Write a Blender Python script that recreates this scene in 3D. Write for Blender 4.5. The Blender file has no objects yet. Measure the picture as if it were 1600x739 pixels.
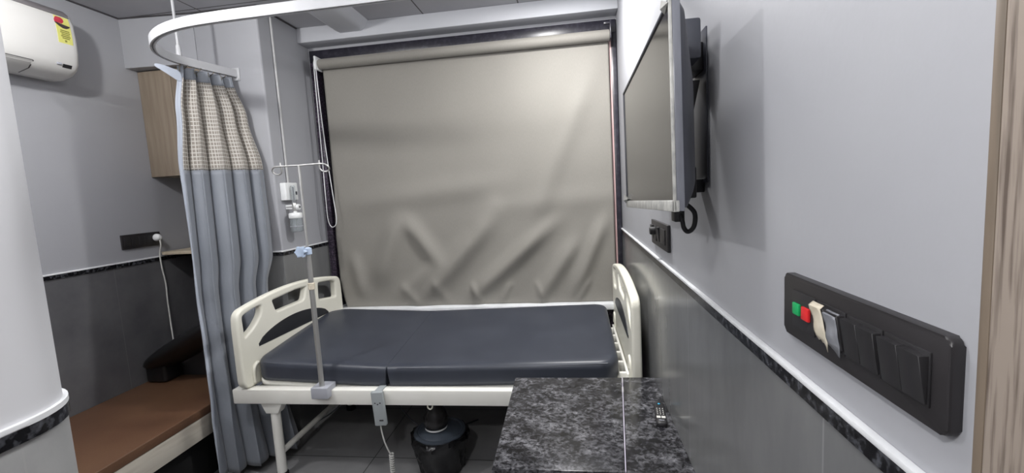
import bpy, bmesh, math, random
from mathutils import Vector, Matrix
S = bpy.context.scene
C = S.collection
PI = math.pi

# ------------------------------------------------------------------ camera
CAM = Vector((0.0, 0.0, 1.56))
right = Vector((0.98979286, 0.13059147, -0.05706109))
down = Vector((-0.04263375, -0.11072285, -0.99293646))
fwd = Vector((-0.13598700, 0.98523414, -0.10402508))
cd = bpy.data.cameras.new('camera')
cd.sensor_fit = 'HORIZONTAL'; cd.sensor_width = 36.0
cd.lens = 36.0 * 697.0 / 1600.0
cd.clip_start = 0.02; cd.clip_end = 50
cam = bpy.data.objects.new('camera', cd); C.objects.link(cam)
m = Matrix.Identity(4)
for r in range(3):
    m[r][0] = right[r]; m[r][1] = -down[r]; m[r][2] = -fwd[r]; m[r][3] = CAM[r]
cam.matrix_world = m
S.camera = cam

# ------------------------------------------------------------------ light and exposure
S.view_settings.view_transform = 'Standard'
S.view_settings.look = 'None'
S.view_settings.gamma = 1.0
S.view_settings.use_curve_mapping = False
S.view_settings.exposure = 0.15
w = bpy.data.worlds.new('world'); S.world = w; w.use_nodes = True
w.node_tree.nodes['Background'].inputs[0].default_value = (0.5, 0.52, 0.56, 1)
w.node_tree.nodes['Background'].inputs[1].default_value = 0.05


def area(name, loc, power, size, color=(1, 0.99, 0.98), target=None, spread=PI):
    d = bpy.data.lights.new(name, 'AREA'); d.energy = power; d.shape = 'DISK'; d.size = size
    d.color = color; d.spread = spread
    o = bpy.data.objects.new(name, d); C.objects.link(o); o.location = loc
    if target:
        o.rotation_euler = (Vector(target) - Vector(loc)).to_track_quat('-Z', 'Y').to_euler()
    return o


def dome(name, loc, power, radius, color=(1, 0.99, 0.98)):
    d = bpy.data.lights.new(name, 'POINT'); d.energy = power; d.shadow_soft_size = radius; d.color = color
    o = bpy.data.objects.new(name, d); C.objects.link(o); o.location = loc
    return o


dome('wall_lamp_entry', (-0.40, -0.26, 2.20), 40, 0.045)
dome('ceiling_lamp_couch', (-1.95, 1.20, 2.60), 40, 0.035)
dome('ceiling_lamp_bed', (-0.30, 1.00, 2.62), 17, 0.10)
area('ceiling_lamp_window', (0.02, 2.40, 2.765), 34, 0.16)

# ------------------------------------------------------------------ helpers


def lin(c):
    return tuple((x / 255 / 12.92) if x / 255 <= 0.04045 else ((x / 255 + 0.055) / 1.055) ** 2.4 for x in c) + (1,)


def base_mat(name, rgb, rough=0.5, metal=0.0):
    mt = bpy.data.materials.new(name); mt.use_nodes = True
    b = mt.node_tree.nodes['Principled BSDF']
    b.inputs['Base Color'].default_value = lin(rgb)
    b.inputs['Roughness'].default_value = rough
    b.inputs['Metallic'].default_value = metal
    return mt, mt.node_tree, b


def noise_mat(name, c1, c2, rough=0.5, scale=8.0, stretch=(1, 1, 1), lo=0.35, hi=0.65, metal=0.0, bump=0.0,
              detail=4.0, bscale=None):
    mt, nt, b = base_mat(name, c1, rough, metal)
    N, L = nt.nodes, nt.links
    tc = N.new('ShaderNodeTexCoord'); mp = N.new('ShaderNodeMapping'); mp.inputs['Scale'].default_value = stretch
    nz = N.new('ShaderNodeTexNoise'); nz.inputs['Scale'].default_value = scale; nz.inputs['Detail'].default_value = detail
    cr = N.new('ShaderNodeValToRGB')
    cr.color_ramp.elements[0].position = lo; cr.color_ramp.elements[0].color = lin(c1)
    cr.color_ramp.elements[1].position = hi; cr.color_ramp.elements[1].color = lin(c2)
    L.new(tc.outputs['Object'], mp.inputs['Vector']); L.new(mp.outputs[0], nz.inputs['Vector'])
    L.new(nz.outputs['Fac'], cr.inputs[0]); L.new(cr.outputs[0], b.inputs['Base Color'])
    if bump:
        n2 = N.new('ShaderNodeTexNoise'); n2.inputs['Scale'].default_value = bscale or scale * 12
        L.new(mp.outputs[0], n2.inputs['Vector'])
        bp = N.new('ShaderNodeBump'); bp.inputs['Strength'].default_value = bump; bp.inputs['Distance'].default_value = 0.002
        L.new(n2.outputs['Fac'], bp.inputs['Height']); L.new(bp.outputs[0], b.inputs['Normal'])
    return mt


M = {}
M['wall'] = noise_mat('wall_paint', (156, 157, 162), (162, 163, 167), 0.55, 1.2, bump=0.12, bscale=60)
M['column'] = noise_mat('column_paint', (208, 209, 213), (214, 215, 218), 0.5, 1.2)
M['beam'] = noise_mat('beam_paint', (182, 184, 189), (189, 190, 195), 0.6, 1.2)
M['white_trim'] = noise_mat('white_bead', (214, 216, 218), (232, 234, 236), 0.4, 9)
M['cream'] = noise_mat('cream_plastic', (232, 230, 216), (240, 238, 225), 0.32, 3)
M['bedpaint'] = noise_mat('bed_paint', (236, 235, 227), (242, 241, 235), 0.3, 3)
M['mattress'] = noise_mat('mattress_vinyl', (52, 56, 66), (58, 62, 72), 0.38, 5, bump=0.12, bscale=400)
M['mattress_side'] = M['mattress']
M['inset'] = noise_mat('dark_inset', (40, 41, 45), (46, 47, 50), 0.45, 6)
M['steel'] = noise_mat('brushed_steel', (186, 186, 184), (202, 202, 200), 0.36, 30, (1, 1, 0.05), metal=0.75)
M['grey_plastic'] = noise_mat('grey_plastic', (164, 166, 174), (172, 174, 182), 0.45, 6)
M['remote_grey'] = noise_mat('handset_grey', (158, 164, 166), (166, 172, 174), 0.45, 6)
M['blue_knob'] = noise_mat('knob_plastic', (168, 184, 206), (182, 198, 220), 0.4, 20)
M['black'] = noise_mat('black_plastic', (30, 29, 31), (36, 35, 37), 0.4, 12)
M['black_plate'] = noise_mat('plate_plastic', (36, 34, 36), (42, 40, 42), 0.42, 8)
M['switch'] = noise_mat('switch_plastic', (38, 37, 39), (43, 42, 44), 0.4, 8)
M['recess_shade'] = noise_mat('recess_shade', (10, 10, 11), (14, 14, 15), 0.8, 8)
M['rubber'] = noise_mat('black_rubber', (22, 22, 24), (28, 28, 30), 0.6, 8)
M['bag'] = noise_mat('bin_bag', (12, 12, 14), (19, 19, 22), 0.22, 9, bump=1.0, bscale=30)
M['lid'] = noise_mat('bin_lid', (58, 65, 74), (68, 75, 84), 0.35, 6)
M['bottle'] = noise_mat('smoked_bottle', (36, 35, 36), (46, 45, 46), 0.12, 6)
M['white_plastic'] = noise_mat('white_plastic', (222, 224, 224), (230, 232, 232), 0.35, 6)
M['ac_white'] = noise_mat('ac_shell', (206, 205, 202), (214, 213, 210), 0.35, 2)
M['ac_grey'] = noise_mat('ac_grille', (118, 114, 116), (130, 126, 128), 0.5, 20, (1, 1, 8))
M['label_yellow'] = noise_mat('label_yellow', (206, 204, 110), (214, 212, 122), 0.5, 30)
M['label_red'] = noise_mat('label_red', (176, 44, 62), (190, 60, 76), 0.5, 30)
M['label_ink'] = noise_mat('label_ink', (120, 118, 52), (136, 134, 62), 0.5, 60)
M['label_black'] = noise_mat('label_black', (52, 44, 46), (62, 54, 56), 0.5, 30)
M['green'] = noise_mat('green_button', (24, 150, 84), (30, 162, 94), 0.35, 30)
M['red'] = noise_mat('red_button', (204, 36, 40), (216, 46, 48), 0.35, 30)
M['tape_cream'] = noise_mat('masking_tape', (196, 186, 166), (212, 204, 186), 0.6, 60, bump=0.5, bscale=90)
M['tape_grey'] = noise_mat('grey_tape', (120, 122, 128), (140, 142, 148), 0.5, 40, bump=0.5, bscale=90)
M['film'] = noise_mat('protective_film', (150, 150, 148), (184, 184, 179), 0.3, 40, bump=0.8, bscale=60)
M['tv_black'] = noise_mat('tv_shell', (58, 60, 68), (66, 68, 76), 0.45, 8)
M['tv_side'] = noise_mat('tv_side_film', (104, 106, 114), (120, 122, 130), 0.3, 30, (1, 1, 0.2), bump=0.4, bscale=50)
M['brown'] = noise_mat('brown_seat', (94, 66, 48), (103, 75, 55), 0.5, 3, bump=0.25, bscale=120)
M['black_leather'] = noise_mat('black_leatherette', (20, 20, 22), (26, 26, 28), 0.4, 8, bump=0.2, bscale=150)
M['white_wood'] = noise_mat('whitewashed_wood', (196, 190, 178), (172, 164, 152), 0.5, 5, (3, 0.5, 6), 0.45, 0.7)
M['jamb'] = noise_mat('weathered_wood', (140, 129, 119), (89, 78, 70), 0.5, 20, (8, 8, 0.4), 0.48, 0.66, detail=7)
M['jamb_dark'] = noise_mat('weathered_wood_side', (110, 98, 85), (80, 70, 59), 0.5, 6, (9, 9, 0.7), 0.46, 0.74, detail=7)
M['cab_wood'] = noise_mat('oak_laminate', (145, 132, 116), (128, 114, 99), 0.5, 5, (7, 7, 0.6), 0.35, 0.7, detail=6)
M['shelf_wood'] = noise_mat('shelf_edge', (186, 174, 152), (196, 184, 162), 0.5, 5)
M['pink'] = noise_mat('pink_light', (206, 172, 170), (220, 186, 184), 0.4, 9)
M['granite_edge'] = noise_mat('granite_band', (14, 14, 17), (92, 94, 100), 0.25, 60, lo=0.48, hi=0.75, detail=6)
M['purple_granite'] = noise_mat('frame_granite', (48, 42, 54), (124, 108, 130), 0.3, 70, lo=0.46, hi=0.78, detail=6)
M['frame_dark'] = noise_mat('window_frame_granite', (34, 33, 42), (56, 54, 64), 0.3, 40, lo=0.45, hi=0.75)
M['strip'] = noise_mat('lit_edge', (186, 180, 196), (206, 200, 214), 0.2, 20)
M['tube_white'] = noise_mat('rail_enamel', (182, 183, 186), (189, 190, 193), 0.35, 5)
M['hook'] = noise_mat('hook_wire', (120, 112, 98), (136, 128, 112), 0.35, 20, metal=0.7)
M['pipe'] = noise_mat('pipe_paint', (172, 172, 172), (182, 182, 182), 0.4, 10)
M['cord'] = noise_mat('cord_white', (196, 196, 192), (206, 206, 202), 0.5, 10)
M['key_white'] = noise_mat('remote_key', (220, 220, 214), (228, 228, 222), 0.5, 60)
M['key_blue'] = noise_mat('remote_blue', (60, 170, 210), (80, 190, 226), 0.4, 60)
M['locker'] = noise_mat('locker_body', (60, 58, 60), (70, 68, 70), 0.5, 6)


def clear_plastic():
    mt, nt, b = base_mat('clear_plastic', (225, 230, 232), 0.08)
    b.inputs['Transmission Weight'].default_value = 0.85; b.inputs['IOR'].default_value = 1.2
    return mt


M['clear'] = clear_plastic()


def granite():
    mt, nt, b = base_mat('speckled_granite', (40, 40, 44), 0.22)
    N, L = nt.nodes, nt.links
    tc = N.new('ShaderNodeTexCoord'); mp = N.new('ShaderNodeMapping'); mp.inputs['Scale'].default_value = (1, 1.15, 1)
    mp.inputs['Rotation'].default_value = (0, 0, 0.3)
    L.new(tc.outputs['Object'], mp.inputs[0])
    n1 = N.new('ShaderNodeTexNoise'); n1.inputs['Scale'].default_value = 55; n1.inputs['Detail'].default_value = 6; n1.inputs['Roughness'].default_value = 0.68; n1.inputs['Distortion'].default_value = 0.5
    n2 = N.new('ShaderNodeTexNoise'); n2.inputs['Scale'].default_value = 13; n2.inputs['Detail'].default_value = 5
    for n in (n1, n2): L.new(mp.outputs[0], n.inputs['Vector'])
    c1 = N.new('ShaderNodeValToRGB'); c1.color_ramp.elements[0].position = 0.42; c1.color_ramp.elements[0].color = lin((34, 34, 38))
    c1.color_ramp.elements[1].position = 0.74; c1.color_ramp.elements[1].color = lin((150, 150, 155))
    c2 = N.new('ShaderNodeValToRGB'); c2.color_ramp.elements[0].position = 0.35; c2.color_ramp.elements[0].color = lin((120, 120, 124))
    c2.color_ramp.elements[1].position = 0.65; c2.color_ramp.elements[1].color = lin((255, 255, 255))
    L.new(n1.outputs['Fac'], c1.inputs[0]); L.new(n2.outputs['Fac'], c2.inputs[0])
    mx = N.new('ShaderNodeMixRGB'); mx.blend_type = 'MULTIPLY'; mx.inputs[0].default_value = 1
    L.new(c1.outputs[0], mx.inputs[1]); L.new(c2.outputs[0], mx.inputs[2]); L.new(mx.outputs[0], b.inputs['Base Color'])
    return mt


M['granite'] = granite()


def grid_mat(name, c1, c2, cg, rough, ax, pitch, off, gw, stretch=(1, 1, 1), scale=3.0):
    """cloudy surface with thin joints; ax = list of axes ('X','Y','Z') with pitch and offset"""
    mt, nt, b = base_mat(name, c1, rough)
    N, L = nt.nodes, nt.links
    tc = N.new('ShaderNodeTexCoord'); sp = N.new('ShaderNodeSeparateXYZ'); L.new(tc.outputs['Object'], sp.inputs[0])
    mp = N.new('ShaderNodeMapping'); mp.inputs['Scale'].default_value = stretch; L.new(tc.outputs['Object'], mp.inputs[0])
    nz = N.new('ShaderNodeTexNoise'); nz.inputs['Scale'].default_value = scale; nz.inputs['Detail'].default_value = 6
    nz.inputs['Roughness'].default_value = 0.6
    L.new(mp.outputs[0], nz.inputs['Vector'])
    cr = N.new('ShaderNodeValToRGB'); cr.color_ramp.elements[0].position = 0.36; cr.color_ramp.elements[0].color = lin(c1)
    cr.color_ramp.elements[1].position = 0.66; cr.color_ramp.elements[1].color = lin(c2)
    L.new(nz.outputs['Fac'], cr.inputs[0])
    last = cr.outputs[0]
    for a, p, o in zip(ax, pitch, off):
        m1 = N.new('ShaderNodeMath'); m1.operation = 'SUBTRACT'; L.new(sp.outputs[a], m1.inputs[0]); m1.inputs[1].default_value = o - p * 100
        m2 = N.new('ShaderNodeMath'); m2.operation = 'MODULO'; L.new(m1.outputs[0], m2.inputs[0]); m2.inputs[1].default_value = p
        m3 = N.new('ShaderNodeMath'); m3.operation = 'LESS_THAN'; L.new(m2.outputs[0], m3.inputs[0]); m3.inputs[1].default_value = gw
        mx = N.new('ShaderNodeMixRGB'); L.new(m3.outputs[0], mx.inputs[0]); L.new(last, mx.inputs[1]); mx.inputs[2].default_value = lin(cg)
        last = mx.outputs[0]
    L.new(last, b.inputs['Base Color'])
    return mt


M['ceiling'] = grid_mat('ceiling_tiles', (164, 164, 169), (171, 171, 175), (84, 82, 80), 0.8, ['X', 'Y'], [0.65, 0.65], [-2.25, 2.61], 0.009)
M['floor'] = grid_mat('floor_tiles', (124, 124, 125), (144, 144, 145), (54, 54, 56), 0.35, ['X', 'Y'], [1.2, 0.6], [-2.45, 2.40], 0.006)
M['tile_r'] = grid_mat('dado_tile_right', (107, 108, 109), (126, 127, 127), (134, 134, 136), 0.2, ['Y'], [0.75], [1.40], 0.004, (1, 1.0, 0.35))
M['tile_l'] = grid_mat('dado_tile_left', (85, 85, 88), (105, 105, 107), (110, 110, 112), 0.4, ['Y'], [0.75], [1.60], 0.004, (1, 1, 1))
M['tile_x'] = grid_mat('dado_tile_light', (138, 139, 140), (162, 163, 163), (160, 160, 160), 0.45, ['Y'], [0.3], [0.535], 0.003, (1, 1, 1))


def screen_mat():
    mt, nt, b = base_mat('screen_panel', (34, 33, 33), 0.16)
    b.inputs['Coat Weight'].default_value = 0.3; b.inputs['Coat Roughness'].default_value = 0.12
    N, L = nt.nodes, nt.links
    tc = N.new('ShaderNodeTexCoord'); nz = N.new('ShaderNodeTexNoise'); nz.inputs['Scale'].default_value = 3
    L.new(tc.outputs['Object'], nz.inputs['Vector'])
    mr = N.new('ShaderNodeMapRange'); mr.inputs['To Min'].default_value = 0.14; mr.inputs['To Max'].default_value = 0.2
    L.new(nz.outputs['Fac'], mr.inputs[0]); L.new(mr.outputs[0], b.inputs['Roughness'])
    return mt


M['screen'] = screen_mat()


def blind_mat():
    mt, nt, b = base_mat('blind_fabric', (160, 155, 147), 0.7)
    N, L = nt.nodes, nt.links
    tc = N.new('ShaderNodeTexCoord')
    nz = N.new('ShaderNodeTexNoise'); nz.inputs['Scale'].default_value = 1.6
    mp = N.new('ShaderNodeMapping'); mp.inputs['Scale'].default_value = (420, 1, 60)
    n2 = N.new('ShaderNodeTexNoise'); n2.inputs['Scale'].default_value = 1.0
    L.new(tc.outputs['Object'], nz.inputs['Vector']); L.new(tc.outputs['Object'], mp.inputs[0]); L.new(mp.outputs[0], n2.inputs['Vector'])
    cr = N.new('ShaderNodeValToRGB'); cr.color_ramp.elements[0].color = lin((124, 121, 115)); cr.color_ramp.elements[1].color = lin((136, 133, 126))
    cr.color_ramp.elements[0].position = 0.3; cr.color_ramp.elements[1].position = 0.7
    mx = N.new('ShaderNodeMath'); mx.operation = 'MULTIPLY_ADD'; mx.inputs[1].default_value = 0.5
    L.new(n2.outputs['Fac'], mx.inputs[0]); 
    m2 = N.new('ShaderNodeMath'); m2.operation = 'MULTIPLY'; m2.inputs[1].default_value = 0.5
    L.new(nz.outputs['Fac'], m2.inputs[0]); L.new(m2.outputs[0], mx.inputs[2])
    L.new(mx.outputs[0], cr.inputs[0]); L.new(cr.outputs[0], b.inputs['Base Color'])
    b.inputs['Sheen Weight'].default_value = 0.15
    return mt


M['blind'] = blind_mat()


def cloth_mat(name, c1, c2, net=False):
    mt, nt, b = base_mat(name, c1, 0.5 if not net else 0.75)
    N, L = nt.nodes, nt.links
    uv = N.new('ShaderNodeUVMap'); uv.uv_map = 'UVMap'
    sp = N.new('ShaderNodeSeparateXYZ'); L.new(uv.outputs[0], sp.inputs[0])
    if net:
        outs = []
        for k in (0, 1):
            a = N.new('ShaderNodeMath'); a.operation = 'MODULO'; L.new(sp.outputs[k], a.inputs[0]); a.inputs[1].default_value = 0.022
            c = N.new('ShaderNodeMath'); c.operation = 'LESS_THAN'; L.new(a.outputs[0], c.inputs[0]); c.inputs[1].default_value = 0.0055
            outs.append(c)
        mx = N.new('ShaderNodeMath'); mx.operation = 'MAXIMUM'; L.new(outs[0].outputs[0], mx.inputs[0]); L.new(outs[1].outputs[0], mx.inputs[1])
        mix = N.new('ShaderNodeMixRGB'); L.new(mx.outputs[0], mix.inputs[0]); mix.inputs[1].default_value = lin(c1); mix.inputs[2].default_value = lin(c2)
        L.new(mix.outputs[0], b.inputs['Base Color'])
    else:
        mp = N.new('ShaderNodeMapping'); mp.inputs['Scale'].default_value = (300, 20, 1); L.new(uv.outputs[0], mp.inputs[0])
        nz = N.new('ShaderNodeTexNoise'); nz.inputs['Scale'].default_value = 1; L.new(mp.outputs[0], nz.inputs['Vector'])
        mix = N.new('ShaderNodeMixRGB'); L.new(nz.outputs['Fac'], mix.inputs[0]); mix.inputs[1].default_value = lin(c1); mix.inputs[2].default_value = lin(c2)
        L.new(mix.outputs[0], b.inputs['Base Color'])
        b.inputs['Sheen Weight'].default_value = 0.3
    return mt


M['curtain'] = cloth_mat('curtain_satin', (119, 124, 132), (130, 135, 143))
M['curtain_hem'] = cloth_mat('curtain_hem_cloth', (156, 163, 175), (168, 175, 187))
M['curtain_net'] = cloth_mat('curtain_net_cloth', (136, 129, 121), (193, 190, 183), True)

# ------------------------------------------------------------------ mesh builders


def finish(name, bm, mat, parent=None, smooth=True, angle=40):
    bmesh.ops.recalc_face_normals(bm, faces=bm.faces[:])
    me = bpy.data.meshes.new(name); bm.to_mesh(me); bm.free()
    me.materials.append(mat)
    if smooth:
        me.polygons.foreach_set('use_smooth', [True] * len(me.polygons))
        me.set_sharp_from_angle(angle=math.radians(angle))
    o = bpy.data.objects.new(name, me); C.objects.link(o)
    if parent is not None:
        o.parent = parent
        o.matrix_parent_inverse = Matrix.Translation(-parent.location) if parent.type == 'EMPTY' and not parent.rotation_euler.x and not parent.rotation_euler.z else Matrix.Identity(4)
    return o


def empty(name, loc, label, cat, group=None):
    o = bpy.data.objects.new(name, None); C.objects.link(o); o.location = loc
    o['label'] = label; o['category'] = cat
    if group: o['group'] = group
    return o


def tag(o, label, cat, group=None):
    o['label'] = label; o['category'] = cat
    if group: o['group'] = group
    return o


def box(bm, x0, x1, y0, y1, z0, z1, bev=0.0, seg=2):
    r = bmesh.ops.create_cube(bm, size=1.0)
    vs = r['verts']
    bmesh.ops.scale(bm, vec=(x1 - x0, y1 - y0, z1 - z0), verts=vs)
    bmesh.ops.translate(bm, vec=((x0 + x1) / 2, (y0 + y1) / 2, (z0 + z1) / 2), verts=vs)
    if bev:
        es = list({e for v in vs for e in v.link_edges})
        bmesh.ops.bevel(bm, geom=es, offset=bev, segments=seg, profile=0.5, affect='EDGES')


def bx(name, dims, mat, parent=None, bev=0.0, seg=2):
    bm = bmesh.new(); box(bm, *dims, bev=bev, seg=seg)
    return finish(name, bm, mat, parent)


def tube(bm, pts, rad, n=10, closed=False, caps=True, ry=None, up=None):
    """sweep an ellipse (rad along side, ry along up) or circle along points"""
    P = [Vector(p) for p in pts]; k = len(P)
    rads = rad if isinstance(rad, (list, tuple)) else [rad] * k
    rings = []; prev = None
    for i in range(k):
        if closed: t = (P[(i + 1) % k] - P[i - 1]).normalized()
        else: t = (P[min(i + 1, k - 1)] - P[max(i - 1, 0)]).normalized()
        if prev is None:
            a = Vector((0, 0, 1)) if abs(t.z) < 0.9 else Vector((1, 0, 0))
            u = (a - t * a.dot(t)).normalized()
        else:
            u = (prev - t * prev.dot(t)).normalized()
        prev = u; v = t.cross(u)
        rings.append([bm.verts.new(P[i] + (u * math.cos(2 * PI * j / n) + v * math.sin(2 * PI * j / n)) * rads[i]) for j in range(n)])
    for i in range(k if closed else k - 1):
        a, b2 = rings[i], rings[(i + 1) % k]
        for j in range(n):
            bm.faces.new((a[j], a[(j + 1) % n], b2[(j + 1) % n], b2[j]))
    if caps and not closed:
        bm.faces.new(rings[0][::-1]); bm.faces.new(rings[-1])


def tb(name, pts, rad, mat, parent=None, n=10, closed=False):
    bm = bmesh.new(); tube(bm, pts, rad, n, closed)
    return finish(name, bm, mat, parent, angle=60)


def smooth_pts(pts, sub=6, closed=False):
    P = [Vector(p) for p in pts]; k = len(P); out = []
    for i in range(k if closed else k - 1):
        p0 = P[i - 1] if (closed or i > 0) else P[0]
        p1 = P[i]; p2 = P[(i + 1) % k]
        p3 = P[(i + 2) % k] if (closed or i + 2 < k) else P[-1]
        for s in range(sub):
            t = s / sub
            out.append(0.5 * ((2 * p1) + (p2 - p0) * t + (2 * p0 - 5 * p1 + 4 * p2 - p3) * t * t + (3 * p1 - p0 - 3 * p2 + p3) * t ** 3))
    if not closed: out.append(P[-1])
    return out


def loft(bm, rings, cap=True):
    R = [[bm.verts.new(p) for p in r] for r in rings]
    n = len(R[0])
    for a, b2 in zip(R, R[1:]):
        for j in range(n):
            bm.faces.new((a[j], a[(j + 1) % n], b2[(j + 1) % n], b2[j]))
    if cap:
        bm.faces.new(R[0][::-1]); bm.faces.new(R[-1])


def lathe(bm, prof, center, axis='Z', n=28, caps=True):
    rings = []
    for r, h in prof:
        ring = []
        for j in range(n):
            a = 2 * PI * j / n
            c, s = math.cos(a) * r, math.sin(a) * r
            v = {'Z': (c, s, h), 'X': (h, c, s), 'Y': (s, h, c)}[axis]
            ring.append(Vector(v) + Vector(center))
        rings.append(ring)
    loft(bm, rings, caps)


def lt(name, prof, center, mat, parent=None, axis='Z', n=28):
    bm = bmesh.new(); lathe(bm, prof, center, axis, n)
    return finish(name, bm, mat, parent)


def prism(bm, poly, d0, d1, axis='Z', bev=0.0):
    """extrude a 2-D polygon along an axis; poly in the two other axes in XYZ order"""
    def mk(p, d):
        return {'Z': (p[0], p[1], d), 'Y': (p[0], d, p[1]), 'X': (d, p[0], p[1])}[axis]
    a = [bm.verts.new(mk(p, d0)) for p in poly]; b2 = [bm.verts.new(mk(p, d1)) for p in poly]
    n = len(poly)
    fs = [bm.faces.new(a[::-1]), bm.faces.new(b2)]
    for j in range(n):
        fs.append(bm.faces.new((a[j], a[(j + 1) % n], b2[(j + 1) % n], b2[j])))
    if bev:
        es = list({e for f in fs[:2] for e in f.edges})
        bmesh.ops.bevel(bm, geom=es, offset=bev, segments=2, profile=0.5, affect='EDGES')


def pr(name, poly, d0, d1, mat, parent=None, axis='Z', bev=0.0):
    bm = bmesh.new(); prism(bm, poly, d0, d1, axis, bev)
    return finish(name, bm, mat, parent)


def round_rect(x0, x1, y0, y1, r, n=6):
    out = []
    rr = r if isinstance(r, (list, tuple)) else [r] * 4
    for (cx, cy, a0, q) in ((x1, y1, 0, rr[0]), (x0, y1, PI / 2, rr[1]), (x0, y0, PI, rr[2]), (x1, y0, 1.5 * PI, rr[3])):
        sx = -1 if cx == x1 else 1; sy = -1 if cy == y1 else 1
        for i in range(n + 1):
            a = a0 + PI / 2 * i / n
            out.append((cx + sx * q + q * math.cos(a), cy + sy * q + q * math.sin(a)))
    return out


def struct(o):
    o['kind'] = 'structure'
    return o


# ------------------------------------------------------------------ the room shell
XR, XL, YW, CEIL = 0.345, -2.80, 3.20, 2.78
DZ = 1.25                       # top of the tiled dado
PX, PY = -1.88, 2.66            # pillar beside the window: right side and front
NX = -2.32                      # niche between left wall and pillar
YB = -1.6                       # back of the entry passage

struct(bx('floor', (XL - 0.1, XR + 0.1, YB - 0.1, YW + 0.1, -0.1, 0.0), M['floor']))
struct(bx('ceiling', (XL - 0.1, XR + 0.1, YB - 0.1, YW + 0.1, CEIL, CEIL + 0.1), M['ceiling']))
wr = struct(bx('wall_right', (XR, XR + 0.12, YB, YW + 0.1, 0, CEIL), M['wall']))
wl = struct(bx('wall_left', (XL - 0.12, XL, 0.5, YW + 0.1, 0, CEIL), M['wall']))
struct(bx('wall_entry', (-1.0, XR + 0.12, YB - 0.1, YB, 0, CEIL), M['wall']))

# window wall: opening x WX0..WX1, z WZ0..WZ1
WX0, WX1, WZ0, WZ1 = -1.865, 0.340, 0.725, 2.655
bm = bmesh.new()
box(bm, XL, WX0, YW, YW + 0.12, 0, CEIL); box(bm, WX0, XR, YW, YW + 0.12, 0, WZ0 - 0.03); box(bm, WX0, XR, YW, YW + 0.12, WZ1, CEIL)
ww = struct(finish('wall_window', bm, M['wall']))
# beam over the window
bm = bmesh.new(); box(bm, PX, XR, 3.07, YW, 2.678, CEIL, 0.004)
struct(finish('trim_beam', bm, M['beam']))
# pillar and the beam across the niche
bm = bmesh.new()
prism(bm, round_rect(NX, PX, PY, YW, [0.0, 0.0, 0.006, 0.012], 3), 0, CEIL, 'Z')
wp = struct(finish('wall_pillar', bm, M['wall']))
struct(pr('wall_niche', [(XL, PY - 0.045), (NX, PY), (NX, YW), (XL, YW)], 2.475, CEIL, M['wall']))
struct(bx('wall_niche_back', (XL, NX, YW - 0.06, YW, 0, 2.475), M['wall']))
# bathroom block on the left of the entry, with a rounded outer corner
BXR, BYF = -0.848, 0.655


def block_outline(g, r=0.11):
    x1, y1 = BXR + g, BYF + g
    r += g
    pts = [(XL, y1), (XL, YB), (x1, YB)]
    for i in range(13):
        a = PI / 2 * i / 12
        pts.append((x1 - r + r * math.cos(a), y1 - r + r * math.sin(a)))
    return pts


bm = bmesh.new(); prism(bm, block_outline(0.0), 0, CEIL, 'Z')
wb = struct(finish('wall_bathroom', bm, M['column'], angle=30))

# tiled dado panels (thin tile cladding), black granite band and white bead, on each wall
TT = 0.005


def dado(prefix, dims_fn, tile, parent):
    """dims_fn(t) -> outline polygon (x,y) of the cladding of thickness t"""
    pr('tile_panel', dims_fn(TT), 0, DZ - 0.030, tile, parent)
    b = pr('granite_band', dims_fn(TT + 0.006), DZ - 0.030, DZ - 0.008, M['granite_edge'], parent)
    e = pr('white_bead', dims_fn(TT + 0.0065), DZ - 0.008, DZ + 0.001, M['white_trim'], parent, bev=0.002)


dado('right', lambda t: [(XR - t, YB), (XR, YB), (XR, YW), (XR - t, YW)], M['tile_r'], wr)
dado('left', lambda t: [(XL, BYF), (XL + t, BYF), (XL + t, YW - 0.06), (XL, YW - 0.06)], M['tile_l'], wl)
dado('pillar', lambda t: [(NX, PY), (NX, PY - t), (PX + t, PY - t), (PX + t, YW), (PX, YW), (PX, PY)], M['tile_r'], wp)


def ring_outline(t):
    return block_outline(t * 0.6)


dado('bath', ring_outline, M['tile_x'], wb)
pr('tile_panel', [(PX, YW - TT), (XR, YW - TT), (XR, YW), (PX, YW)], 0, WZ0 - 0.03, M['purple_granite'], ww)
pr('tile_panel', [(XL, YW - 0.068), (NX, YW - 0.068), (NX, YW - 0.06), (XL, YW - 0.06)], 0, DZ - 0.034, M['tile_l'], bpy.data.objects['wall_niche_back'])

# the window: granite surround, panes, sill
win = bpy.data.objects.new('window_1', None); C.objects.link(win); win.location = (-0.76, YW, WZ0); struct(win)
bm = bmesh.new()
box(bm, WX0, WX1, YW - 0.016, YW + 0.10, WZ1 - 0.085, WZ1, 0.003)
box(bm, WX1 - 0.034, WX1, YW - 0.016, YW + 0.10, WZ0, WZ1 - 0.085, 0.003)
finish('frame', bm, M['frame_dark'], win)
bm = bmesh.new(); box(bm, WX0, WX0 + 0.05, YW - 0.016, YW + 0.10, WZ0, WZ1 - 0.085, 0.003)
finish('jamb_strip', bm, M['purple_granite'], win)
bx('pink_lit_edge', (WX1 - 0.048, WX1 - 0.034, YW - 0.012, YW + 0.05, WZ0, WZ1 - 0.085), M['pink'], win)  # pinkish light in the gap beside the blind, painted as the edge colour
bx('pane', (WX0 + 0.05, WX1 - 0.034, YW + 0.055, YW + 0.065, WZ0, WZ1 - 0.08), noise_mat('night_glass', (20, 22, 28), (26, 28, 34), 0.08, 2), win)
bx('sill', (PX + 0.01, XR - 0.01, YW - 0.12, YW + 0.055, WZ0 - 0.03, WZ0 + 0.012), M['white_trim'], win, 0.004)

# white boxed duct running along the ceiling into the beam
bm = bmesh.new()
prism(bm, [(-1.61, CEIL), (-1.585, 2.735), (-1.55, 2.715), (-1.40, 2.715), (-1.365, 2.735), (-1.34, CEIL)], 0.72, 3.07, 'Y')
struct(finish('trim_duct', bm, M['beam']))
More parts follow.
